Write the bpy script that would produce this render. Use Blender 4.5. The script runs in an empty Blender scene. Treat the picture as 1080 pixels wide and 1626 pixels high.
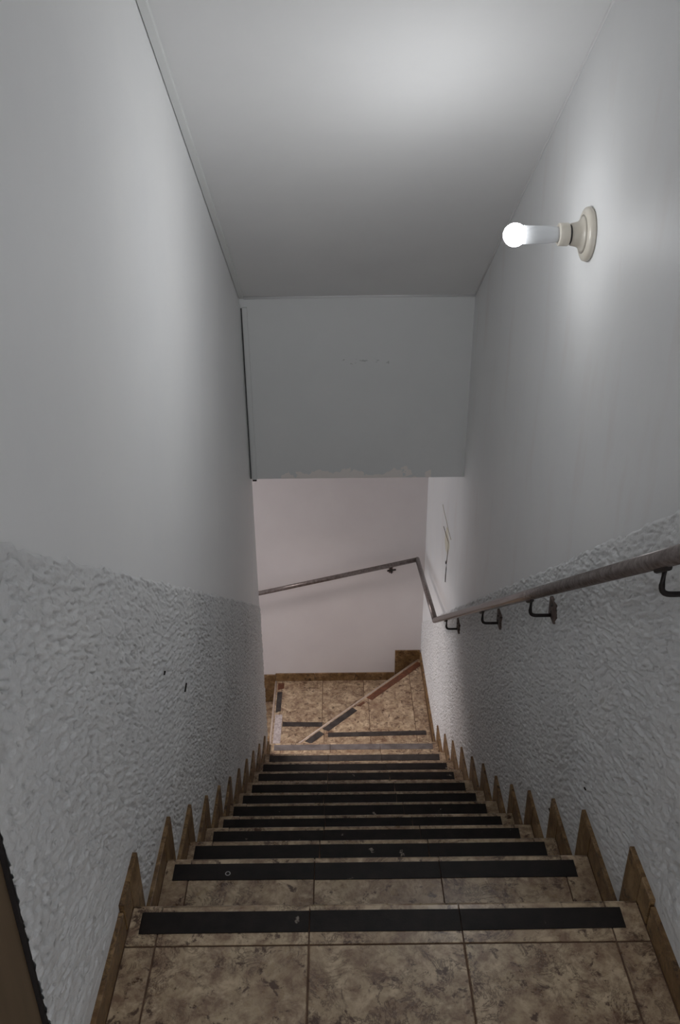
import bpy, bmesh, math, random
import numpy as np
from mathutils import Vector, Matrix

random.seed(7)
rng = np.random.default_rng(7)
scene = bpy.context.scene
col = scene.collection

# ------------------------------------------------------------------ camera
FPX, PITCH, ROLL, YAW = 1359.08, 0.46307, -0.00833, 0.00342
CAM = Vector((0.0, 0.0, 1.5))
IW, IH = 1080, 1626

def ray(px, py):
    u, v = px - IW / 2, py - IH / 2
    cr, sr = math.cos(ROLL), math.sin(ROLL)
    u, v = u * cr + v * sr, -u * sr + v * cr
    x, yd = u / FPX, v / FPX
    cp, sp = math.cos(PITCH), math.sin(PITCH)
    y, z = cp - yd * sp, -sp - yd * cp
    c, s = math.cos(YAW), math.sin(YAW)
    return Vector((x * c + y * s, -x * s + y * c, z))

cam_data = bpy.data.cameras.new('camera')
cam_data.sensor_fit = 'VERTICAL'
cam_data.sensor_height = 24.0
cam_data.sensor_width = 24.0 * IW / IH
cam_data.lens = 24.0 * FPX / IH
cam_data.clip_start = 0.02
cam = bpy.data.objects.new('camera', cam_data)
col.objects.link(cam)
fwd = ray(IW / 2, IH / 2).normalized()
right = (ray(IW / 2 + 1, IH / 2) - ray(IW / 2, IH / 2)).normalized()
up = right.cross(fwd)
rot = Matrix((right, up, -fwd)).transposed()
cam.matrix_world = Matrix.Translation(CAM) @ rot.to_4x4()
scene.camera = cam

# ------------------------------------------------------------------ light
scene.view_settings.view_transform = 'Standard'
scene.view_settings.look = 'None'
scene.view_settings.gamma = 1.0
scene.view_settings.use_curve_mapping = False
scene.view_settings.exposure = 0.49
BULB_FRONT, BULB_REAR, BULB_POW = 1080, 43, 10
world = bpy.data.worlds.new('world')
scene.world = world
world.use_nodes = True
bgn = world.node_tree.nodes['Background']
bgn.inputs[0].default_value = (0.92, 0.95, 1.0, 1)
bgn.inputs[1].default_value = 1.1

def area_light(name, loc, aim, sx, sy, power, colour):
    d = bpy.data.lights.new(name, 'AREA')
    d.shape = 'RECTANGLE'; d.size = sx; d.size_y = sy
    d.energy = power; d.color = colour
    o = bpy.data.objects.new(name, d); col.objects.link(o)
    o.location = loc
    o.rotation_euler = (Vector(aim) - Vector(loc)).to_track_quat('-Z', 'Y').to_euler()
    return o

# unseen, fixtureless area light of the lower flight, round the corner to the left
lower_light = area_light('lower_flight_area_light', (-0.72, 4.42, -0.32), (-0.08, 4.06, -2.1), 0.35, 0.35, 4.3, (1.0, 0.89, 0.87))
lower_light.data.spread = math.radians(88)

# ------------------------------------------------------------------ helpers
def link(name, me, parent=None, mat=None):
    o = bpy.data.objects.new(name, me)
    col.objects.link(o)
    if mat is not None and me is not None:
        me.materials.append(mat)
    if parent is not None:
        o.parent = parent
        o.matrix_parent_inverse = Matrix.Translation(abs_loc(parent)).inverted()
    return o

def abs_loc(o):
    if o.get('_bx') is not None:
        return Vector((o['_bx'], o['_by'], o['_bz']))
    return Vector((0, 0, 0))

BASES = []
def empty(name, loc=(0, 0, 0), parent=None):
    o = bpy.data.objects.new(name, None)
    col.objects.link(o)
    o.empty_display_size = 0.05
    o.location = loc
    o['_bx'], o['_by'], o['_bz'] = loc
    BASES.append(o)
    return o

def tag(o, label=None, cat=None, group=None, kind=None):
    if label: o['label'] = label
    if cat: o['category'] = cat
    if group: o['group'] = group
    if kind: o['kind'] = kind
    return o

def mesh(name, verts, faces, smooth=False):
    me = bpy.data.meshes.new(name)
    me.from_pydata([tuple(v) for v in verts], [], faces)
    me.validate(); me.update()
    bm = bmesh.new(); bm.from_mesh(me)
    bmesh.ops.recalc_face_normals(bm, faces=bm.faces)
    bm.to_mesh(me); bm.free()
    if smooth:
        for p in me.polygons: p.use_smooth = True
    return me

def prism(poly, a, b, axis):
    """convex or simple polygon (2d) extruded from a to b along axis; 2d coords are the other two axes in order"""
    n = len(poly)
    def P(p, t):
        if axis == 'x': return (t, p[0], p[1])
        if axis == 'y': return (p[0], t, p[1])
        return (p[0], p[1], t)
    v = [P(p, a) for p in poly] + [P(p, b) for p in poly]
    f = [tuple(range(n)), tuple(range(2 * n - 1, n - 1, -1))]
    f += [(i, (i + 1) % n, n + (i + 1) % n, n + i) for i in range(n)]
    return v, f

def box(x0, x1, y0, y1, z0, z1):
    return prism([(x0, y0), (x1, y0), (x1, y1), (x0, y1)], z0, z1, 'z')

def slab(poly, z0, z1, ch=0.0015):
    """flat convex piece, top edge chamfered"""
    n = len(poly)
    c = Vector((sum(p[0] for p in poly) / n, sum(p[1] for p in poly) / n))
    ins = []
    for p in poly:
        d = c - Vector(p)
        ins.append(tuple(Vector(p) + d.normalized() * min(ch * 1.4, d.length * .4)))
    v = [(p[0], p[1], z0) for p in poly] + [(p[0], p[1], z1 - ch) for p in poly] + [(p[0], p[1], z1) for p in ins]
    f = [tuple(range(n))[::-1], tuple(range(2 * n, 3 * n))]
    for l in (0, n):
        f += [(l + i, l + (i + 1) % n, l + n + (i + 1) % n, l + n + i) for i in range(n)]
    return v, f

def wall_tile(axis, face, depth, poly, ch=0.0015):
    """thin piece on a wall: axis 'x' wall (poly in y,z) or 'y' wall (poly in x,z); face is the visible plane, depth goes behind (signed)"""
    v, f = slab(poly, 0, abs(depth), ch)
    s = 1 if depth > 0 else -1
    out = []
    for a, b, t in v:
        w = face + s * (abs(depth) - t)
        out.append((w, a, b) if axis == 'x' else (a, w, b))
    return out, f

def clip(poly, n, d):
    """keep the side where n.p <= d"""
    out = []
    for i in range(len(poly)):
        p, q = poly[i], poly[(i + 1) % len(poly)]
        sp, sq = n[0] * p[0] + n[1] * p[1] - d, n[0] * q[0] + n[1] * q[1] - d
        if sp <= 0: out.append(p)
        if (sp < 0 < sq) or (sq < 0 < sp):
            t = sp / (sp - sq)
            out.append((p[0] + t * (q[0] - p[0]), p[1] + t * (q[1] - p[1])))
    return out

def area2(poly):
    return abs(sum(poly[i][0] * poly[(i + 1) % len(poly)][1] - poly[(i + 1) % len(poly)][0] * poly[i][1] for i in range(len(poly)))) / 2

def add(name, vf, mat, parent=None, smooth=False):
    return link(name, mesh(name, vf[0], vf[1], smooth), parent, mat)

def tube(pts, r, seg=12, caps=True):
    pts = [Vector(p) for p in pts]
    v, f = [], []
    n = len(pts)
    ref = Vector((0, 0, 1))
    for i, p in enumerate(pts):
        t = (pts[min(i + 1, n - 1)] - pts[max(i - 1, 0)]).normalized()
        k = 1.0
        if 0 < i < n - 1:
            a = (pts[i] - pts[i - 1]).normalized(); b = (pts[i + 1] - pts[i]).normalized()
            k = 1.0 / max(0.5, math.sqrt((1 + a.dot(b)) / 2))
        u = t.cross(ref)
        if u.length < 1e-3: u = t.cross(Vector((0, 1, 0)))
        u.normalize(); w = u.cross(t)
        for j in range(seg):
            an = 2 * math.pi * j / seg
            v.append(p + (u * math.cos(an) + w * math.sin(an)) * r)
    for i in range(n - 1):
        for j in range(seg):
            f.append((i * seg + j, i * seg + (j + 1) % seg, (i + 1) * seg + (j + 1) % seg, (i + 1) * seg + j))
    if caps:
        f.append(tuple(range(seg))); f.append(tuple(range((n - 1) * seg, n * seg))[::-1])
    return v, f

def lathe(prof, origin, axis, seg=32):
    """prof = [(s, r)] along axis"""
    ax = Vector(axis).normalized()
    u = ax.cross(Vector((0, 0, 1))).normalized(); w = ax.cross(u)
    v, f = [], []
    o = Vector(origin)
    for s, r in prof:
        for j in range(seg):
            an = 2 * math.pi * j / seg
            v.append(o + ax * s + (u * math.cos(an) + w * math.sin(an)) * max(r, 1e-5))
    for i in range(len(prof) - 1):
        for j in range(seg):
            f.append((i * seg + j, i * seg + (j + 1) % seg, (i + 1) * seg + (j + 1) % seg, (i + 1) * seg + j))
    f.append(tuple(range(seg))); f.append(tuple(range((len(prof) - 1) * seg, len(prof) * seg))[::-1])
    return v, f

def rounded(pts, r=0.012, n=5):
    """round the inner corners of a polyline"""
    pts = [Vector(p) for p in pts]
    out = [pts[0]]
    for i in range(1, len(pts) - 1):
        a = pts[i] + (pts[i - 1] - pts[i]).normalized() * r
        b = pts[i] + (pts[i + 1] - pts[i]).normalized() * r
        for k in range(n + 1):
            t = k / n
            out.append(a * (1 - t) ** 2 + pts[i] * 2 * t * (1 - t) + b * t * t)
    out.append(pts[-1])
    return out

# ------------------------------------------------------------------ materials
class NT:
    def __init__(self, name):
        self.m = bpy.data.materials.new(name); self.m.use_nodes = True
        self.t = self.m.node_tree
        self.b = self.t.nodes['Principled BSDF']
    def n(self, kind, **kw):
        nd = self.t.nodes.new(kind)
        for k, v in kw.items():
            if k.startswith('i_'):
                key = k[2:]
                key = int(key) if key.isdigit() else key.replace('_', ' ')
                nd.inputs[key].default_value = v
            else: setattr(nd, k, v)
        return nd
    def l(self, a, b): self.t.links.new(a, b)
    def pos(self, scale=(1, 1, 1), rand=False):
        g = self.n('ShaderNodeNewGeometry')
        mp = self.n('ShaderNodeMapping'); mp.inputs['Scale'].default_value = scale
        src = g.outputs['Position']
        if rand:
            oi = self.n('ShaderNodeObjectInfo')
            mul = self.n('ShaderNodeVectorMath', operation='MULTIPLY'); mul.inputs[1].default_value = (37, 53, 71)
            cb = self.n('ShaderNodeCombineXYZ')
            for k in range(3): self.l(oi.outputs['Random'], cb.inputs[k])
            self.l(cb.outputs[0], mul.inputs[0])
            ad = self.n('ShaderNodeVectorMath', operation='ADD')
            self.l(src, ad.inputs[0]); self.l(mul.outputs[0], ad.inputs[1]); src = ad.outputs[0]
        self.l(src, mp.inputs['Vector'])
        return mp.outputs[0]
    def noise(self, vec, scale, detail=4, rough=.55, dist=0.0):
        nd = self.n('ShaderNodeTexNoise'); nd.inputs['Scale'].default_value = scale
        nd.inputs['Detail'].default_value = detail; nd.inputs['Roughness'].default_value = rough
        nd.inputs['Distortion'].default_value = dist
        self.l(vec, nd.inputs['Vector']); return nd.outputs['Fac']
    def ramp(self, fac, stops):
        r = self.n('ShaderNodeValToRGB'); e = r.color_ramp.elements
        while len(e) < len(stops): e.new(.5)
        for el, (p, c) in zip(e, stops):
            el.position = p; el.color = tuple(c) + (1,) if len(c) == 3 else c
        self.l(fac, r.inputs[0]); return r.outputs[0]
    def mix(self, fac, a, b, mode='MIX'):
        m = self.n('ShaderNodeMix', data_type='RGBA', blend_type=mode)
        if isinstance(fac, (int, float)): m.inputs[0].default_value = fac
        else: self.l(fac, m.inputs[0])
        for i, c in ((6, a), (7, b)):
            if isinstance(c, tuple): m.inputs[i].default_value = c + (1,) if len(c) == 3 else c
            else: self.l(c, m.inputs[i])
        return m.outputs[2]
    def math(self, op, a, b=None, clamp=False):
        m = self.n('ShaderNodeMath', operation=op, use_clamp=clamp)
        for i, c in enumerate((a, b)):
            if c is None: continue
            if isinstance(c, (int, float)): m.inputs[i].default_value = c
            else: self.l(c, m.inputs[i])
        return m.outputs[0]
    def bump(self, h, strength, dist):
        b = self.n('ShaderNodeBump'); b.inputs['Strength'].default_value = strength
        b.inputs['Distance'].default_value = dist
        self.l(h, b.inputs['Height']); self.l(b.outputs[0], self.b.inputs['Normal'])
    def col(self, c):
        if isinstance(c, tuple): self.b.inputs['Base Color'].default_value = c + (1,)
        else: self.l(c, self.b.inputs['Base Color'])
    def set(self, rough=.5, metal=0.0, spec=.5):
        self.b.inputs['Roughness'].default_value = rough
        self.b.inputs['Metallic'].default_value = metal
        self.b.inputs['Specular IOR Level'].default_value = spec

def paint(name, c0, c1, bump=.15, rough=.55):
    m = NT(name); p = m.pos()
    m.col(m.ramp(m.noise(p, 2.3, 5, .6), [(.3, c0), (.7, c1)]))
    m.bump(m.noise(p, 60, 3), bump, .002); m.set(rough, 0, .3)
    return m

M = {}
M['paint'] = paint('wall_paint', (.84, .845, .85), (.88, .88, .875)).m
M['ceiling'] = paint('ceiling_paint', (.79, .79, .79), (.83, .83, .825), .08).m
M['back_paint'] = paint('landing_paint', (.74, .70, .70), (.80, .765, .76)).m

def bulkhead_mat():
    m = paint('bulkhead_paint', (.78, .79, .78), (.82, .825, .815))
    p = m.pos(); n = m.noise(p, 9, 4, .6)
    sx = m.n('ShaderNodeSeparateXYZ'); m.l(m.pos(), sx.inputs[0])
    # chipped paint along the lower edge between two ragged ends
    zz = m.math('ADD', sx.outputs[2], .264)
    edge = m.math('MULTIPLY', m.math('SUBTRACT', n, .37), .22)
    msk = m.math('GREATER_THAN', edge, zz)
    m1 = m.math('GREATER_THAN', sx.outputs[0], -.28)
    m2 = m.math('LESS_THAN', sx.outputs[0], .47)
    msk = m.math('MULTIPLY', m.math('MULTIPLY', msk, m1), m2)
    base = m.b.inputs['Base Color'].links[0].from_socket
    # small scuffs at mid height
    sc = m.noise(m.pos((1, 1, 2.2)), 34, 2, .5)
    band = m.math('LESS_THAN', m.math('ABSOLUTE', m.math('SUBTRACT', sx.outputs[2], .335)), .012)
    band = m.math('MULTIPLY', band, m.math('LESS_THAN', m.math('ABSOLUTE', m.math('SUBTRACT', sx.outputs[0], .12)), .13))
    scm = m.math('MULTIPLY', m.math('MULTIPLY', m.math('GREATER_THAN', sc, .60), band), .4)
    c = m.mix(msk, base, (.95, .90, .86))
    m.col(m.mix(scm, c, (.25, .25, .24)))
    return m.m
M['bulkhead'] = bulkhead_mat()

def right_wall_mat():
    m = paint('right_wall_paint', (.84, .845, .85), (.88, .88, .875))
    base = m.b.inputs['Base Color'].links[0].from_socket
    # yellowed plaster repair around the crack
    g = m.n('ShaderNodeNewGeometry')
    sub = m.n('ShaderNodeVectorMath', operation='SUBTRACT'); sub.inputs[1].default_value = (.61, 4.30, -.84)
    m.l(g.outputs['Position'], sub.inputs[0])
    mul = m.n('ShaderNodeVectorMath', operation='MULTIPLY'); mul.inputs[1].default_value = (1, 1 / .16, 1 / .17)
    m.l(sub.outputs[0], mul.inputs[0])
    ln = m.n('ShaderNodeVectorMath', operation='LENGTH'); m.l(mul.outputs[0], ln.inputs[0])
    d = m.math('ADD', ln.outputs['Value'], m.math('MULTIPLY', m.noise(m.pos(), 14, 3), .9))
    f = m.ramp(d, [(.85, (.7, .7, .7)), (1.0, (0, 0, 0))])
    # faint rusty drips under the old fixings
    st = m.noise(m.pos((1, 5, 1.2)), 1.6, 3, .5)
    c = m.mix(m.ramp(st, [(.56, (0, 0, 0)), (.8, (.35, .35, .35))]), base, (.74, .66, .63))
    m.col(m.mix(f, c, (.74, .68, .50)))
    return m.m
M['paint_right'] = right_wall_mat()

def dado_mat():
    m = NT('roughcast'); p = m.pos()
    n = m.noise(p, 3.0, 4, .6)
    sp = m.noise(p, 55, 2, .5)
    c = m.ramp(n, [(.3, (.70, .705, .71)), (.7, (.77, .77, .765))])
    m.col(m.mix(m.ramp(sp, [(.66, (0, 0, 0)), (.74, (.55, .55, .55))]), c, (.33, .33, .33)))
    m.bump(m.noise(m.pos((1, 1, 1)), 130, 4, .6), .55, .004); m.set(.75, 0, .2)
    return m.m
M['dado'] = dado_mat()

def tile_mat(name, base0, base1, vein, dark, rough=.28, vs=16):
    m = NT(name); p = m.pos(rand=True)
    big = m.noise(p, 5.0, 4, .6, .3)
    c = m.ramp(big, [(.36, base0), (.62, base1)])
    mid = m.noise(p, 27.0, 9, .72, .25)
    c = m.mix(m.ramp(mid, [(.43, (0, 0, 0)), (.60, (.85, .85, .85))]), c, vein)
    pale = m.noise(p, 18.0, 7, .7, .5)
    c = m.mix(m.ramp(pale, [(.50, (0, 0, 0)), (.64, (.6, .6, .6))]), c, tuple(min(1, x * 1.35 + .05) for x in base0))
    v = m.noise(p, vs, 10, .74, .9)
    band = m.ramp(v, [(.470, (0, 0, 0)), (.495, (.8, .8, .8)), (.505, (.8, .8, .8)), (.53, (0, 0, 0))])
    gate = m.ramp(m.noise(p, 6.5, 3, .5), [(.42, (0, 0, 0)), (.58, (1, 1, 1))])
    bm_ = m.mix(1.0, band, gate, 'MULTIPLY')
    c = m.mix(bm_, c, dark)
    sp = m.noise(p, 30, 6, .72, .4)
    c = m.mix(m.ramp(sp, [(.56, (0, 0, 0)), (.63, (.92, .92, .92))]), c, dark)
    m.col(c); m.set(rough, 0, .5)
    r = m.noise(p, 18, 4)
    rr = m.n('ShaderNodeMapRange'); rr.inputs[3].default_value = rough - .06; rr.inputs[4].default_value = rough + .18
    m.l(r, rr.inputs[0]); m.l(rr.outputs[0], m.b.inputs['Roughness'])
    m.bump(r, .06, .001)
    return m.m
M['tile'] = tile_mat('beige_marbled_tile', (.50, .385, .25), (.375, .268, .168), (.20, .118, .075), (.07, .033, .019), .24)
M['skirt'] = tile_mat('brown_marbled_tile', (.27, .165, .07), (.20, .115, .045), (.13, .066, .026), (.05, .025, .012), .35, 22)
m = NT('grout'); m.col(m.ramp(m.noise(m.pos(), 40), [(.3, (.10, .055, .035)), (.7, (.17, .10, .065))])); m.set(.9); M['grout'] = m.m

def strip_mat():
    m = NT('black_antislip'); p = m.pos()
    c = m.ramp(m.noise(p, 30, 4), [(.3, (.007, .005, .0045)), (.7, (.018, .013, .011))])
    s = m.noise(p, 26, 3, .6)
    m.col(m.mix(m.ramp(s, [(.70, (0, 0, 0)), (.74, (.8, .8, .8))]), c, (.34, .29, .24)))
    m.bump(m.noise(p, 300, 2), .3, .001); m.set(.5, 0, .22)
    return m.m
M['strip'] = strip_mat()
m = NT('worn_lit_antislip'); p = m.pos()  # lighter strip copy: dust and the lower light both put into the colour
m.col(m.ramp(m.noise(p, 14, 4, .6), [(.35, (.10, .085, .08)), (.6, (.17, .15, .145)), (.8, (.24, .215, .205))])); m.set(.6, 0, .25); M['strip_worn_lit'] = m.m
m = NT('dusty_lit_antislip'); m.col(m.ramp(m.noise(m.pos(), 20, 4, .6), [(.35, (.03, .024, .022)), (.7, (.065, .055, .05))])); m.set(.6, 0, .25); M['strip_mid'] = m.m  # in-between strip copy, dust plus some painted-in light from below
m = NT('worn_adhesive'); m.col(m.ramp(m.noise(m.pos(), 40, 4), [(.35, (.16, .055, .022)), (.6, (.09, .03, .013)), (.8, (.3, .15, .08))])); m.set(.6); M['rust_strip'] = m.m
m = NT('adhesive_residue'); m.col(m.ramp(m.noise(m.pos(), 60, 4), [(.4, (.55, .49, .47)), (.65, (.36, .30, .29))])); m.set(.6); M['residue'] = m.m

def steel_mat():
    m = NT('dull_steel'); p = m.pos()
    n = m.noise(p, 75, 4, .6)
    m.col(m.ramp(n, [(.3, (.11, .085, .078)), (.55, (.19, .16, .15)), (.8, (.27, .24, .225))]))
    m.set(.24, .35, .5); m.bump(n, .05, .0006)
    return m.m
M['steel'] = steel_mat()
m = NT('black_iron'); m.col((.018, .013, .012)); m.set(.5, .2); M['iron'] = m.m
m = NT('rusty_plate'); m.col(m.ramp(m.noise(m.pos(), 60, 4), [(.35, (.05, .035, .03)), (.6, (.16, .12, .105)), (.75, (.10, .05, .035))])); m.set(.65, .3); M['plate'] = m.m
m = NT('ivory_ceramic'); m.col(m.ramp(m.noise(m.pos(), 12), [(.3, (.72, .66, .56)), (.7, (.76, .72, .64))])); m.set(.3); M['ivory'] = m.m
m = NT('lamp_gasket'); m.col((.05, .05, .05)); m.set(.6); M['gasket'] = m.m
m = NT('bulb_plastic'); m.col((.80, .82, .84)); m.set(.25); m.b.inputs['Subsurface Weight'].default_value = 0.0; M['bulb_body'] = m.m
m = NT('trunking_plastic'); m.col((.76, .77, .76)); m.set(.4); M['trunking'] = m.m
m = NT('dark_gap'); m.col((.012, .008, .007)); m.set(.9); M['gap'] = m.m
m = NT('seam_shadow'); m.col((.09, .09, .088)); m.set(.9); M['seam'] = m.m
m = NT('tan_door'); m.col(m.ramp(m.noise(m.pos((6, 6, .7)), 6, 4), [(.3, (.13, .088, .05)), (.7, (.16, .11, .065))])); m.set(.5); M['door'] = m.m
m = NT('crack'); m.col(m.ramp(m.noise(m.pos(), 30), [(.4, (.10, .06, .04)), (.6, (.17, .11, .07))])); m.set(.9); M['crack'] = m.m
m = NT('crack_tan'); m.col((.36, .29, .17)); m.set(.9); M['crack_tan'] = m.m
m = NT('pale_nosing'); m.col(m.ramp(m.noise(m.pos(), 40, 4), [(.35, (.54, .44, .36)), (.7, (.40, .31, .25))])); m.set(.4); M['nosing'] = m.m
m = NT('chalk_mark'); m.col((.5, .48, .46)); m.set(.7); M['mark'] = m.m

def glow_mat():
    m = NT('glowing_globe')
    g = m.n('ShaderNodeNewGeometry'); sx = m.n('ShaderNodeSeparateXYZ'); m.l(g.outputs['Normal'], sx.inputs[0])
    f = m.math('POWER', m.math('MAXIMUM', m.math('MULTIPLY', sx.outputs[0], -1.0), 0.0), BULB_POW)
    s = m.math('ADD', m.math('MULTIPLY', f, BULB_FRONT), BULB_REAR)
    m.col((.9, .9, .9))
    m.b.inputs['Emission Color'].default_value = (.97, .985, 1.0, 1)
    m.l(s, m.b.inputs['Emission Strength'])
    return m.m
M['glow'] = glow_mat()

# ------------------------------------------------------------------ dimensions
YS = [1.213, 1.501, 1.745, 1.985, 2.217, 2.459, 2.700, 2.951, 3.214, 3.477, 3.748, 4.038]
ZS = [0.0, -.193, -.400, -.602, -.793, -.979, -1.163, -1.347, -1.531, -1.717, -1.903, -2.083]
ZA, ZB, ZC, ZD = -2.270, -2.457, -2.644, -2.831
XL = -0.436
SKL = XL + .0115           # face of the skirting, left
DB, ZT, ZBK, CS = 3.9126, .6408, -.264, .6125   # bulkhead distance, top, bottom, ceiling slope
YW = 3.996                 # end of the left wall
YB = 5.135                 # back wall
XC = -.470                 # nosing of the flight that turns off to the left
TH = .10
YBACK = -1.2               # open hall behind the camera
XLOW = -2.6

def xr(y):                 # right wall closes in slightly behind the bulkhead
    return .636 if y < DB else .636 - .034 * (y - DB) / (YB - DB)
def xd(y):                 # face of the rough dado on it
    return .616 if y < 3.0 else .616 - .0142 * (y - 3.0) / (YB - 3.0)
def skr(y): return xd(y) - .0115

def hit(px, py, axis, val):
    d = ray(px, py); i = 'xyz'.index(axis)
    return CAM + d * ((val - CAM[i]) / d[i])

def ceil_z(y): return min(2.30, ZT + CS * (DB - y))
YFLAT = DB - (2.30 - ZT) / CS

# ------------------------------------------------------------------ structure
# left wall (ends at the turn) with the doorway near the camera
DY0, DY1, DZ1 = -.10, .795, 2.02
wl = empty('wall_left'); tag(wl, 'smooth white left wall of the stairwell above the rough dado', 'wall', kind='structure')
poly = [(DY1, -3.4), (YW, -3.4), (YW, ZT), (DB, ZT), (YFLAT, 2.3), (DY1, 2.3)]
add('wall_panel', prism(poly, XL - TH, XL, 'x'), M['paint'], wl)
add('wall_over_door', box(XL - TH, XL, DY0, DY1, DZ1, 2.3), M['paint'], wl)
add('wall_beside_door', box(XL - TH, XL, YBACK, DY0, -.2, 2.3), M['paint'], wl)

dr = empty('door_1', (XL, DY1, 0)); tag(dr, 'tan wooden door in the left wall beside the top landing', 'door', kind='structure')
add('door_leaf', box(XL - .045, XL - .002, DY0 + .01, DY1 - .008, .006, DZ1 - .01), M['door'], dr)
add('door_jamb', box(XL - TH, XL - .047, DY0, DY1, 0, DZ1), M['gap'], dr)
add('door_jamb', box(XL - .047, XL + .003, DY1 - .006, DY1 + .001, 0, DZ1), M['gap'], dr)

# right wall
wr = empty('wall_right'); tag(wr, 'smooth white right wall of the stairwell above the rough dado', 'wall', kind='structure')
ysr = [YBACK, YFLAT, 3.0, DB, YB + .1]
v, f = [], []
for y in ysr:
    t = 2.3 if y <= YFLAT else (ZT + CS * (DB - y) if y <= DB else ZT)
    v += [(xr(y), y, -3.4), (xr(y), y, t), (xr(y) + TH, y, t), (xr(y) + TH, y, -3.4)]
for i in range(len(ysr) - 1):
    for j in range(4):
        f.append((4 * i + j, 4 * i + (j + 1) % 4, 4 * i + 4 + (j + 1) % 4, 4 * i + 4 + j))
f += [(0, 1, 2, 3), tuple(4 * (len(ysr) - 1) + j for j in range(4))]
add('wall_panel', (v, f), M['paint_right'], wr)

# back wall of the turning landing
wb = add('wall_back', box(XLOW, xr(YB) + .1, YB, YB + TH, -3.9, .2), M['back_paint'])
tag(wb, 'plain pinkish white end wall behind the turning landing', 'wall', kind='structure')
# wall between the upper stair and the lower flight (its far face shows only from below)
wn = add('wall_lower', box(XLOW, XL - TH, YW - .10, YW, -3.9, -.264), M['back_paint'])
tag(wn, 'near side wall of the lower flight turning left', 'wall', kind='structure')
# sloped ceiling, flat ceiling of the top landing
ce = empty('ceiling'); tag(ce, 'sloping white plaster ceiling over the stairs', 'ceiling', kind='structure')
add('sloped_ceiling', prism([(YFLAT, 2.30), (DB, ZT), (DB, ZT + .1), (YFLAT, 2.40)], XL - .1, .74, 'x'), M['ceiling'], ce)
add('flat_ceiling', box(XL - .1, .74, YBACK, YFLAT, 2.30, 2.40), M['ceiling'], ce)
# bulkhead
bk = add('wall_bulkhead', box(XL - .1, .74, DB, YW, ZBK, ZT + .1), M['bulkhead'])
tag(bk, 'grey-white bulkhead hanging below the sloping ceiling, chipped along its lower edge', 'wall', kind='structure')
cl = add('ceiling_lower', box(XLOW, .74, YW, YB + TH, ZBK, ZBK + .12), M['ceiling'])
tag(cl, 'low ceiling over the turning landing behind the bulkhead', 'ceiling', kind='structure')

# thin plaster beads along the ceiling edges
t1 = add('trim_1', tube([(XL + .02, DB - .004, ZT - .004), (.15, DB - .004, ZT + .001), (xr(DB), DB - .004, ZT)], .006, 8), M['ceiling'], None, True)
tag(t1, 'thin plaster bead between the bulkhead and the sloping ceiling', 'trim', kind='structure')
t2 = add('trim_2', tube([(xr(y) - .002, y, ceil_z(y) - .002) for y in (YFLAT, 2.0, 2.5, 3.0, 3.5, DB)], .004, 8), M['ceiling'], None, True)
tag(t2, 'thin plaster bead between the right wall and the sloping ceiling', 'trim', kind='structure')

# ---- rough dado on both walls: displaced plaster relief
def vnoise(U, V, seed):
    r = np.random.default_rng(seed)
    T = r.random((256, 256))
    u0 = np.floor(U).astype(int); v0 = np.floor(V).astype(int)
    fu = U - u0; fv = V - v0
    fu = fu * fu * (3 - 2 * fu); fv = fv * fv * (3 - 2 * fv)
    g = lambda a, b: T[a % 256, b % 256]
    return (g(u0, v0) * (1 - fu) + g(u0 + 1, v0) * fu) * (1 - fv) + (g(u0, v0 + 1) * (1 - fu) + g(u0 + 1, v0 + 1) * fu) * fv

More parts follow.
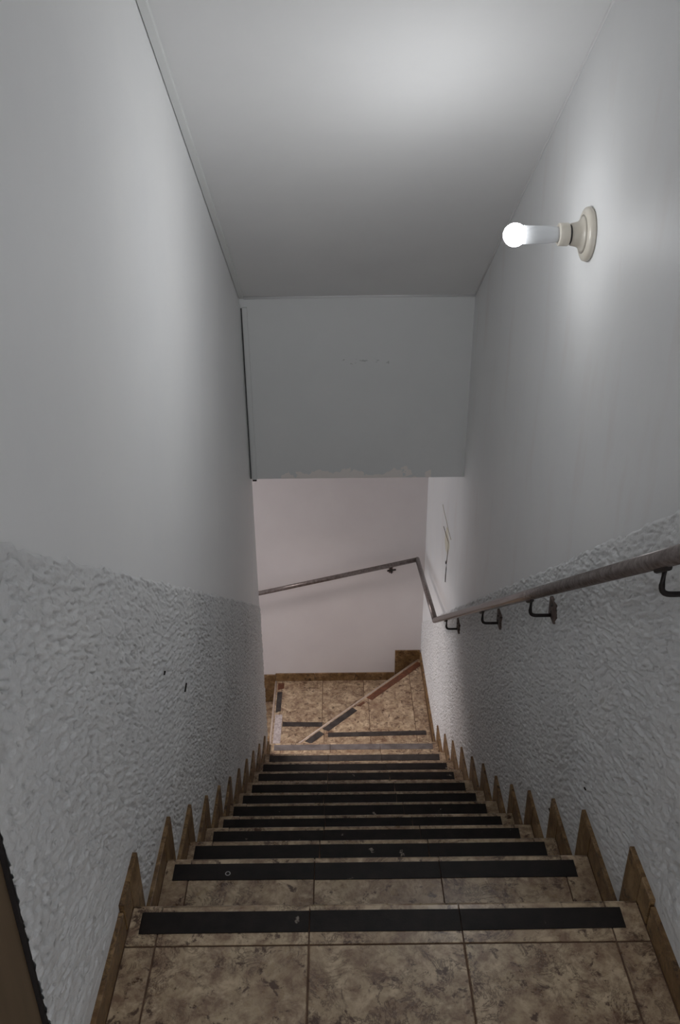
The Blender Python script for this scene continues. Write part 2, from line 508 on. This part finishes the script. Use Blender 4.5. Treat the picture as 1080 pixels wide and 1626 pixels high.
def dado(name, y0, y1, top, facef, sgn, parent, bottom, step=.006, seed=1):
    ny = int((y1 - y0) / step); hmax = 1.25; nz = int(hmax / .0029)
    yy = np.linspace(y0, y1, ny + 1)
    tt = np.linspace(0, 1, nz + 1)
    tp = np.array([top(y) for y in yy]); bt = np.array([bottom(y) for y in yy])
    tp = tp + (vnoise(yy * 45, yy * 0, seed + 9) - .5) * .012
    Y, T = np.meshgrid(yy, tt, indexing='ij')
    Z = tp[:, None] * (1 - T) + bt[:, None] * T
    # trowel marks: short ridges and pits, two leanings mixed in patches
    def marks(ang, sd):
        a = Y * np.cos(ang) + Z * np.sin(ang); b = -Y * np.sin(ang) + Z * np.cos(ang)
        n = vnoise(a * 44 + 90, b * 130 + 90, sd) * .6 + vnoise(a * 95 + 50, b * 190 + 50, sd + 1) * .4
        p = vnoise(a * 50 + 11, b * 150 + 11, sd + 2) * .7 + vnoise(a * 110 + 31, b * 200 + 31, sd + 3) * .3
        return n, p
    n0, p0 = marks(-.66, seed + 10); n1, p1 = marks(-.36, seed + 20); n2, p2 = marks(-.95, seed + 30)
    w = np.clip((vnoise(Y * 3.5 + 7, Z * 3.5 + 7, seed + 4) - .40) * 5, 0, 1)
    w2 = np.clip((vnoise(Y * 4.5 + 17, Z * 4.5 + 17, seed + 8) - .55) * 5, 0, 1)
    n = (n0 * (1 - w) + n1 * w) * (1 - w2) + n2 * w2
    p = (p0 * (1 - w) + p1 * w) * (1 - w2) + p2 * w2
    n = np.clip((n - .34) * 2.8, 0, 1)
    pit = np.clip((p - .60) * 8.0, 0, 1)
    m = vnoise(Y * 7 + 30, Z * 7 + 30, seed + 3)
    H = .0030 + .0044 * n * (.5 + .6 * m) - .0044 * pit
    H = np.maximum(H, .0003)
    edge = np.clip(T / .006, 0, 1) * np.clip((1 - T) / .004, 0, 1)
    # the plaster is flattened along the top of the tile skirting
    sk = np.full_like(yy, ZA + .07)
    for k in range(11, -1, -1): sk = np.where(yy <= YS[k] + .085, ZS[k] + .072, sk)
    near = np.clip((Z - sk[:, None]) / .03, 0, 1)
    H = (.0016 + (H - .0016) * near) * edge
    F = np.array([facef(y) for y in yy])[:, None]
    X = F + sgn * H
    co = np.stack([X, Y, Z], -1).reshape(-1, 3)
    i = np.arange(ny)[:, None] * (nz + 1) + np.arange(nz)[None, :]
    q = np.stack([i, i + 1, i + nz + 2, i + nz + 1], -1).reshape(-1, 4)
    if sgn < 0: q = q[:, ::-1]
    me = bpy.data.meshes.new(name)
    me.vertices.add(len(co)); me.vertices.foreach_set('co', co.astype(np.float32).ravel())
    me.loops.add(q.size); me.loops.foreach_set('vertex_index', q.astype(np.int32).ravel())
    me.polygons.add(len(q)); me.polygons.foreach_set('loop_start', (np.arange(len(q)) * 4).astype(np.int32))
    me.polygons.foreach_set('loop_total', np.full(len(q), 4, np.int32))
    me.polygons.foreach_set('use_smooth', np.ones(len(q), bool))
    me.update(calc_edges=True); me.validate()
    return link(name, me, parent, M['dado'])

def step_floor(y):
    z = 0.0
    for k in range(12):
        if y > YS[k]: z = (ZS + [ZA])[k + 1]
    return z
def low(y): return -.02 - .72 * max(0, y - 1.15) - .12
dl = dado('roughcast_dado', DY1, YW - .002, lambda y: .974 - .676 * (y - .975), lambda y: XL, 1, wl, low, seed=3)
d2 = dado('roughcast_dado', .35, YB - .001, lambda y: .79 - .735 * (y - 1.40) if y > .6 else .79 + .735 * .8, lambda y: xd(y), -1, wr, low, seed=21)
dl['label'] = 'rough trowelled grey-white plaster on the lower part'
d2['label'] = 'rough trowelled grey-white plaster on the lower part'

# ---- crack in the right wall above the handrail
def on_right(px, py):
    p = hit(px, py, 'x', .613)
    for _ in range(4): p = hit(px, py, 'x', xr(p.y))
    return p
pts = [on_right(*t) for t in ((703.5, 801), (706, 814), (709.5, 828), (713, 845), (716.5, 857))]
add('plaster_crack', tube(pts, .0022, 6), M['crack_tan'], wr)
pts = [on_right(*t) for t in ((705, 836), (709, 850), (712.5, 861), (711.5, 876), (709.5, 893))]
add('plaster_crack', tube(pts, .003, 6), M['crack'], wr)
pts = [on_right(*t) for t in ((709.5, 890), (709, 903), (708, 915), (707.5, 924))]
add('plaster_crack', tube(pts, .0042, 6), M['gap'], wr)
p = on_right(708.8, 893.5)
add('nail_hole', lathe([(-.004, .006), (.004, .009), (.005, .0)], p, (-1, 0, 0), 10), M['gap'], wr)

# small dark scrapes on the rough plaster
for a, b, side in (((296, 1085), (294, 1098), -1), ((262, 1066), (261, 1071), -1), ((872, 1284), (874, 1290), 1), ((928, 1251), (930, 1254), 1)):
    fx = XL + .0075 if side < 0 else xd(1.9) - .0075
    q0, q1 = hit(*a, 'x', fx), hit(*b, 'x', fx)
    add('scrape_mark', tube([q0, (q0 + q1) / 2 + Vector((0, .002, 0)), q1], .0022, 6), M['gap'], wl if side < 0 else wr)

# ------------------------------------------------------------------ floor and stairs
COLS = [SKL, -.364, -.064, .239, .537, None]
G = .0016
TT = .012
def cols(y, jitter=0.0):
    c = [SKL] + [x + jitter for x in (-.364, -.064, .239, .537)] + [skr(y)]
    return c

fl = empty('floor'); tag(fl, 'beige marbled tile floor of the top landing', 'floor', kind='structure')
add('floor_base', box(XL - .02, .64, YBACK, YS[0] - .014, -.25, -.0025), M['grout'], fl)
rows = [YS[0] - .096 - .3 * k for k in range(6)]
for r in range(5):
    c = cols(1.0)
    for i in range(5):
        poly = [(c[i] + G, rows[r + 1] + G), (c[i + 1] - G, rows[r + 1] + G), (c[i + 1] - G, rows[r] - G), (c[i] + G, rows[r] - G)]
        add('floor_tile', slab(poly, -TT, 0), M['tile'], fl)

st = empty('staircase', (0, YS[0], 0)); tag(st, 'steep straight flight of beige tiled stairs with black anti-slip strips', 'staircase', kind='structure')

def nosing_tile(x0, x1, y0, y1, z):
    r = .009
    prof = [(y0, z - TT), (y0, z)]
    for k in range(6):
        a = math.pi / 2 * (1 - k / 5)
        prof.append((y1 - r + r * math.cos(a), z - r + r * math.sin(a)))
    prof += [(y1, z - .020), (y1 - .010, z - .020), (y1 - .010, z - TT)]
    return prism(prof, x0, x1, 'x')

def strip_piece(x0, x1, y0, y1, z):
    w = .0015
    return slab([(x0 + random.uniform(0, .002), y0 + random.uniform(-w, w)), (x1 - random.uniform(0, .002), y0 + random.uniform(-w, w)),
                 (x1, y1 + random.uniform(-.0008, .0008)), (x0, y1 + random.uniform(-.0008, .0008))], z - .002, z + .0016, .0006)

SX0, SX1 = -.403, .566
for k in range(12):
    y1 = YS[k]; z = ZS[k]
    y0 = YS[0] - .096 if k == 0 else YS[k - 1] - .012
    zn = (ZS + [ZA])[k + 1]
    j = 0 if k < 2 else random.uniform(-.012, .012)
    c = cols(y1, j)
    body = add('step', box(XL - .02, xr(y1) + .01, y0, y1 - .012, zn - .20, z - .003), M['grout'], st)
    for i in range(5):
        tl = add('tread_tile', nosing_tile(c[i] + G, c[i + 1] - G, y0 + G, y1, z), M['tile'], body)
        for p in tl.data.polygons:
            if max(abs(q) for q in p.normal) < .9999: p.use_smooth = True
    # riser tiles under the nosing
    for i in range(5):
        poly = [(c[i] + G, zn + .002), (c[i + 1] - G, zn + .002), (c[i + 1] - G, z - .022), (c[i] + G, z - .022)]
        add('riser_tile', wall_tile('y', y1 - .004, -.008, poly), M['tile'], body)
    # anti-slip strip, broken at the tile joints
    sx0 = SX0 + random.uniform(-.006, .006) * (k > 1); sx1 = SX1 + random.uniform(-.008, .004) * (k > 1)
    xs = [sx0, c[2], c[3], sx1]
    for i in range(3):
        add('anti_slip_strip', strip_piece(xs[i] + (.0006 if i else 0), xs[i + 1] - (.0006 if i < 2 else 0), y1 - .068, y1 - .020, z), M['strip_worn_lit' if k == 11 else 'strip_mid' if k == 10 else 'strip'], body)
    # skirting: a level piece along the tread and an upright piece in front of the riser, both sides
    for side, face, sk in ((-1, SKL, .062), (1, skr(y1), .062)):
        hh = sk + random.uniform(-.006, .010)
        ye = y1 + .075 + random.uniform(-.006, .006)
        yb0 = (YS[0] - .096 + .035) if k == 0 else YS[k - 1] + .062
        if side < 0: ye = min(ye, YW - .002)
        dep = -.016 if side < 0 else .016
        g = .0012
        if yb0 < y1 - .01:
            poly = [(yb0 + g, z + .001), (y1 - .004 - g, z + .001), (y1 - .004 - g, z + hh), (yb0 + g, z + hh)]
            add('skirting_tile', wall_tile('x', face, dep, poly), M['skirt'], body)
        if ye > y1 + .004:
            poly = [(y1 - .004, zn + .001), (ye, zn + .001), (ye, z + hh), (y1 - .004, z + hh)]
            add('skirting_tile', wall_tile('x', face, dep, poly), M['skirt'], body)
# landing skirting
for face, dep in ((SKL, -.016), (skr(0), .016)):
    for a, b in ((DY1 if dep < 0 else .50, YS[0] - .064), (.2, .498), (-.1, .198), (-.4, -.102)):
        if dep < 0 and b < DY1: continue
        poly = [(a + .001, .001), (b - .001, .001), (b - .001, .058), (a + .001, .058)]
        add('skirting_tile', wall_tile('x', face, dep, poly), M['skirt'], fl)

# little chalk ring on the second strip
p = hit(362, 1388, 'z', ZS[1])
ringv, ringf = [], []
for q in range(16):
    a = 2 * math.pi * q / 16
    for rr in (.0065, .0045):
        ringv.append((p.x + rr * math.cos(a), p.y + rr * math.sin(a), ZS[1] + .0022))
for q in range(16):
    a, b = 2 * q, 2 * ((q + 1) % 16)
    ringf.append((a, b, b + 1, a + 1))
stp1 = [o for o in st.children if o.name == 'step.001'][0]
add('ring_mark', (ringv, ringf), M['mark'], stp1)

# ------------------------------------------------------------------ turning landing (two winders) and the first treads of the lower flight
wd = empty('winder_landing', (0, 4.6, ZB)); tag(wd, 'beige tiled turning landing split by a diagonal step', 'landing', kind='structure')
XRB = skr(4.8)
P0 = Vector((XC, YS[11] - .005)); P1 = Vector((.585, YB))
dd = (P1 - P0).normalized(); nl = Vector((-dd.y, dd.x))      # normal towards the lower winder
def diag_clip(poly, upper, g):
    d = nl.dot(P0)
    return clip(poly, (nl.x, nl.y), d - g) if upper else clip(poly, (-nl.x, -nl.y), -(d + g))
UP = [(XC, YS[11] - .02), (.61, YS[11] - .02), (.61, YB), (XC, YB)]
ubase = add('upper_winder', prism(diag_clip(UP, True, .012), ZB - .25, ZA - .003, 'z'), M['grout'], wd)
lbase = add('lower_winder', prism([(XC + .012, YS[11] - .02), (.61, YS[11] - .02), (.61, YB), (XC + .012, YB)], ZB - .5, ZB - .003, 'z'), M['grout'], wd)
for (base, z, gx, upper, gy) in ((ubase, ZA, [XC, -.10, .20, .50, XRB], True, [3.9, 4.335, 5.3]), (lbase, ZB, [XC, -.42, -.12, .18, .48, XRB], False, [3.9, 4.64, 5.3])):
    for i in range(len(gx) - 1):
        for jy in range(len(gy) - 1):
            q = [(gx[i] + G, max(gy[jy] + G, YS[11] - .004)), (gx[i + 1] - G, max(gy[jy] + G, YS[11] - .004)), (gx[i + 1] - G, min(gy[jy + 1] - G, YB - .008)), (gx[i] + G, min(gy[jy + 1] - G, YB - .008))]
            if q[2][1] - q[1][1] < .01: continue
            q = diag_clip(q, upper, -.0 if upper else .010)
            if len(q) < 3 or area2(q) < .0004: continue
            add('floor_tile', slab(q, z - TT, z), M['tile'], base)
# pieces of strip along the diagonal nosing
def diag_piece(a, b, mat, w0=.020, w1=.066, name='anti_slip_strip', dz=.0016):
    pa, pb = [], []
    s0 = (Vector(hit(a[0], a[1], 'z', ZA)[:2]) - P0).dot(dd); s1 = (Vector(hit(b[0], b[1], 'z', ZA)[:2]) - P0).dot(dd)
    q = [P0 + dd * s0 - nl * w0, P0 + dd * s0 - nl * w1 + dd * .01, P0 + dd * s1 - nl * w1, P0 + dd * s1 - nl * w0]
    add(name, slab([tuple(x) for x in q], ZA - .002, ZA + dz, .0006), mat, ubase)
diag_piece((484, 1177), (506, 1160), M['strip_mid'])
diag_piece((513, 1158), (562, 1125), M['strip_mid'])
diag_piece((566, 1120), (576, 1113), M['rust_strip'], .03, .05)
diag_piece((583, 1109), (658, 1048), M['rust_strip'])
# pale rounded nosing along the diagonal
add('nosing_edge', tube([(P0.x - nl.x * .007 + dd.x * .02, P0.y - nl.y * .007 + dd.y * .02, ZA - .006), (P1.x - nl.x * .007 - dd.x * .03, P1.y - nl.y * .007 - dd.y * .03, ZA - .006)], .009, 10), M['nosing'], ubase, True)
def flat_strip(p, q, z, w, base, mat, x1=None):
    a = hit(p[0], p[1], 'z', z); b = hit(q[0], q[1], 'z', z)
    poly = [(a.x, a.y - w / 2), (b.x, b.y - w / 2), (b.x, b.y + w / 2), (a.x, a.y + w / 2)]
    return add('anti_slip_strip', slab(poly, z - .002, z + .0016, .0006), mat, base)
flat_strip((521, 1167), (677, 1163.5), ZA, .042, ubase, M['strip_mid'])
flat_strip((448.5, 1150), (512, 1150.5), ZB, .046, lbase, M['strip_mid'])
# worn strip along the nosing of the lower flight
xa = XC + .020
def side_piece(py0, py1, mat, w=.046):
    a = hit(440, py0, 'z', ZB).y; b = hit(440, py1, 'z', ZB).y
    a, b = max(min(a, b), YS[11] + .01), min(max(a, b), YB - .03)
    add('anti_slip_strip', slab([(xa, a), (xa + w, a + .02), (xa + w, b), (xa, b)], ZB - .002, ZB + .0016, .0006), mat, lbase)
side_piece(1096, 1085, M['rust_strip'])
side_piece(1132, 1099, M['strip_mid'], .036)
side_piece(1200, 1135, M['residue'], .05)
add('nosing_edge', tube([(XC + .004, YS[11] + .01, ZB - .005), (XC + .004, YB - .01, ZB - .005)], .009, 10), M['nosing'], lbase, True)

# lower flight beyond the turn
lf = empty('lower_flight', (XC, 4.5, ZC)); tag(lf, 'first treads of the lower flight turning off to the left', 'staircase', kind='structure')
for k, z in enumerate((ZC, ZD, ZD - .187, ZD - .374)):
    xa_, xb_ = XC - .27 * (k + 1), XC - .27 * k + .012
    b = add('step', box(xa_, xb_, YW + .001, YB, z - .3, z - .003), M['grout'], lf)
    for ya, yb in ((YW + .01, 4.35), (4.35, 4.65), (4.65, 4.95), (4.95, YB - .012)):
        add('tread_tile', slab([(xa_ - .01, ya + G), (xb_ - G, ya + G), (xb_ - G, yb - G), (xa_ - .01, yb - G)], z - TT, z), M['tile'], b)
fl2 = add('floor_lower', box(XLOW, XC - 1.06, YW, YB, ZD - .60, ZD - .561), M['tile']); tag(fl2, 'tiled floor at the foot of the lower flight', 'floor', kind='structure')

# skirting of the turning landing
def bsk(x0, x1, z0, z1, base):
    add('skirting_tile', wall_tile('y', YB - .010, .014, [(x0 + .001, z0 + .001), (x1 - .001, z0 + .001), (x1 - .001, z1), (x0 + .001, z1)]), M['skirt'], base)
zb_top = ZB + .065
xk = hit(627, 1050, 'y', YB - .01).x
for a, b in ((XC, -.18), (-.18, .12), (.12, xk)): bsk(a, b, ZB, zb_top, lbase)
bsk(xk, XRB, ZB, ZA + .075, ubase)
bsk(XC - .30, XC, ZC, ZB + .055, lbase)
for a, b in ((YS[11] + .078, 4.40), (4.40, 4.70), (4.70, 5.0), (5.0, YB - .012)):
    v, f = wall_tile('x', 0, .014, [(a + .001, ZA + .001), (b - .001, ZA + .001), (b - .001, ZA + .062), (a + .001, ZA + .062)])
    v = [(x + skr(y), y, z) for x, y, z in v]
    add('skirting_tile', (v, f), M['skirt'], ubase)

# ------------------------------------------------------------------ handrail
RX, RR = .540, .0158
RA = hit(1080, 880, 'x', RX); R1 = hit(691, 985, 'x', RX)
ry = 5.06
R2 = hit(663, 888.5, 'y', ry); R3 = hit(410, 942.5, 'y', ry)
dirn = (R1 - RA).normalized()
RS = RA - dirn * 1.0
d3 = (R3 - R2).normalized()
R4 = R3 + d3 * .7
hr = empty('handrail', (RX, R1.y, R1.z)); tag(hr, 'dull steel pipe handrail descending the right wall and turning along the back wall', 'handrail')
add('rail_pipe', tube([RS, R1 + dirn * .012], RR, 20), M['steel'], hr, True)
add('rail_pipe', tube([R1, R2 + (R2 - R1).normalized() * .010], RR, 20), M['steel'], hr, True)
add('rail_pipe', tube([R2, R4], RR, 20), M['steel'], hr, True)
for o in list(hr.children):
    for p in o.data.polygons:
        if len(p.vertices) > 4: p.use_smooth = False

def bracket(y, drop=.070, plate=True):
    t = (y - RA.y) / (R1.y - RA.y); p = RA + (R1 - RA) * t
    zb = p.z - drop
    wx = xd(y) - .009
    b = add('bracket', tube(rounded([(p.x + .004, y, p.z - RR * 1.05), (p.x + .004, y, zb), (wx, y, zb)], .018), .0052, 10), M['iron'], hr, True)
    # saddle under the pipe
    sd = Vector((0, dirn.y, dirn.z)); c = p + Vector((0, 0, -RR - .004))
    add('saddle', tube([c - sd * .028, c + sd * .028], .006, 8), M['iron'], b)
    add('wall_plate', wall_tile('x', wx - .003, .010, [(y - .030, zb - .010), (y + .030, zb - .010), (y + .030, zb + .046), (y - .030, zb + .046)], .001), M['plate'], b)
    for dz in (.034, .012):
        add('screw', lathe([(0, .0045), (.003, .004), (.004, .001)], (wx - .003, y, zb + dz), (-1, 0, 0), 8), M['iron'], b)
def plate_y(px, py): return hit(px, py, 'x', xd(2.5)).y
yk = [hit(1053, 900, 'x', RX).y, hit(842, 950, 'x', RX).y, hit(765, 975, 'x', RX).y, hit(708, 988, 'x', RX).y]
for y in yk: bracket(y)
# bracket of the rail on the back wall
t = 622; q = hit(622, 901, 'y', ry)
bb = add('bracket', tube(rounded([(q.x, ry, q.z - RR), (q.x, ry, q.z - .05), (q.x, YB - .002, q.z - .05)], .014), .005, 10), M['iron'], hr, True)
add('saddle', tube([(q.x - .03, ry, q.z - RR - .012), (q.x + .03, ry, q.z - RR - .002)], .006, 8), M['iron'], bb)
add('wall_plate', wall_tile('y', YB - .006, .006, [(q.x - .014, q.z - .085), (q.x + .014, q.z - .085), (q.x + .014, q.z - .03), (q.x - .014, q.z - .03)], .001), M['plate'], bb)

# ------------------------------------------------------------------ wall lamp
LB = hit(936, 372, 'x', xr(2.2)); LY, LZ = LB.y, LB.z
ax = Vector((-1, 0, 0))
lamp = empty('wall_lamp', (LB.x, LY, LZ)); tag(lamp, 'lit bulb in a round ivory wall holder high on the right wall', 'lamp')
def sx(px): return LB.x - hit(px, 374, 'y', LY).x
s_ring, s_col0, s_col1, s_gc = sx(905), sx(901), sx(886), sx(817.5)
GR = .0285
add('base_plate', lathe([(0, .064), (.006, .066), (.012, .064), (.016, .056), (.019, .044)], LB, ax, 48), M['ivory'], lamp, True)
add('socket', lathe([(.017, .050), (.022, .038), (.030, .031), (.042, .028), (s_ring - .001, .027)], LB, ax, 40), M['ivory'], lamp, True)
add('gasket_ring', lathe([(s_ring - .001, .0235), (s_ring + .004, .0235)], LB, ax, 32), M['gasket'], lamp, True)
add('socket_collar', lathe([(s_ring + .004, .0265), (s_ring + .006, .028), (s_col1 - .002, .028), (s_col1, .026)], LB, ax, 40), M['ivory'], lamp, True)
bulb = add('bulb_neck', lathe([(s_col1 - .004, .018), (s_col1 + .006, .019), (s_col1 + .03, .0215), (s_gc - .024, .0225), (s_gc - .019, .0215)], LB, ax, 32), M['bulb_body'], lamp, True)
prof = []
for k in range(17):
    a = math.radians(38 + (180 - 38) * k / 16)
    prof.append((s_gc - GR * math.cos(a), GR * math.sin(a)))
add('bulb_globe', lathe(prof, LB, ax, 32), M['glow'], bulb, True)

# ------------------------------------------------------------------ cable trunking along the ceiling edge and down the bulkhead
tk = empty('cable_trunking', (XL, DB, ZBK)); tag(tk, 'thin white cable trunking along the left ceiling edge and down the bulkhead', 'cable trunking')
sl = Vector((0, 1, -CS)).normalized(); nn = Vector((0, -CS, -1)).normalized()
def bar(p, q, u, w, a, b):
    v = []
    for e in (p, q):
        for s, t in ((0, 0), (a, 0), (a, b), (0, b)):
            v.append(Vector(e) + u * s + w * t)
    return v, [(0, 1, 2, 3), (4, 5, 6, 7), (0, 1, 5, 4), (1, 2, 6, 5), (2, 3, 7, 6), (3, 0, 4, 7)]
ytop = 1.5
add('sloped_run', bar((XL + .0025, ytop, ceil_z(ytop)), (XL + .0025, DB - .022, ceil_z(DB - .022)), Vector((1, 0, 0)), nn, .020, .016), M['trunking'], tk)
add('upright_run', bar((XL + .010, DB, ZT - .045), (XL + .014, DB, ZBK + .002), Vector((1, 0, 0)), Vector((0, -1, 0)), .022, .014), M['trunking'], tk)
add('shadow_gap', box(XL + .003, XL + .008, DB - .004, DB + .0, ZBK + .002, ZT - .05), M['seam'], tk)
add('open_end', box(XL + .014, XL + .034, DB - .013, DB - .001, ZBK - .007, ZBK + .0015), M['gap'], tk)

for o in BASES:
    for k in ('_bx', '_by', '_bz'):
        if k in o: del o[k]
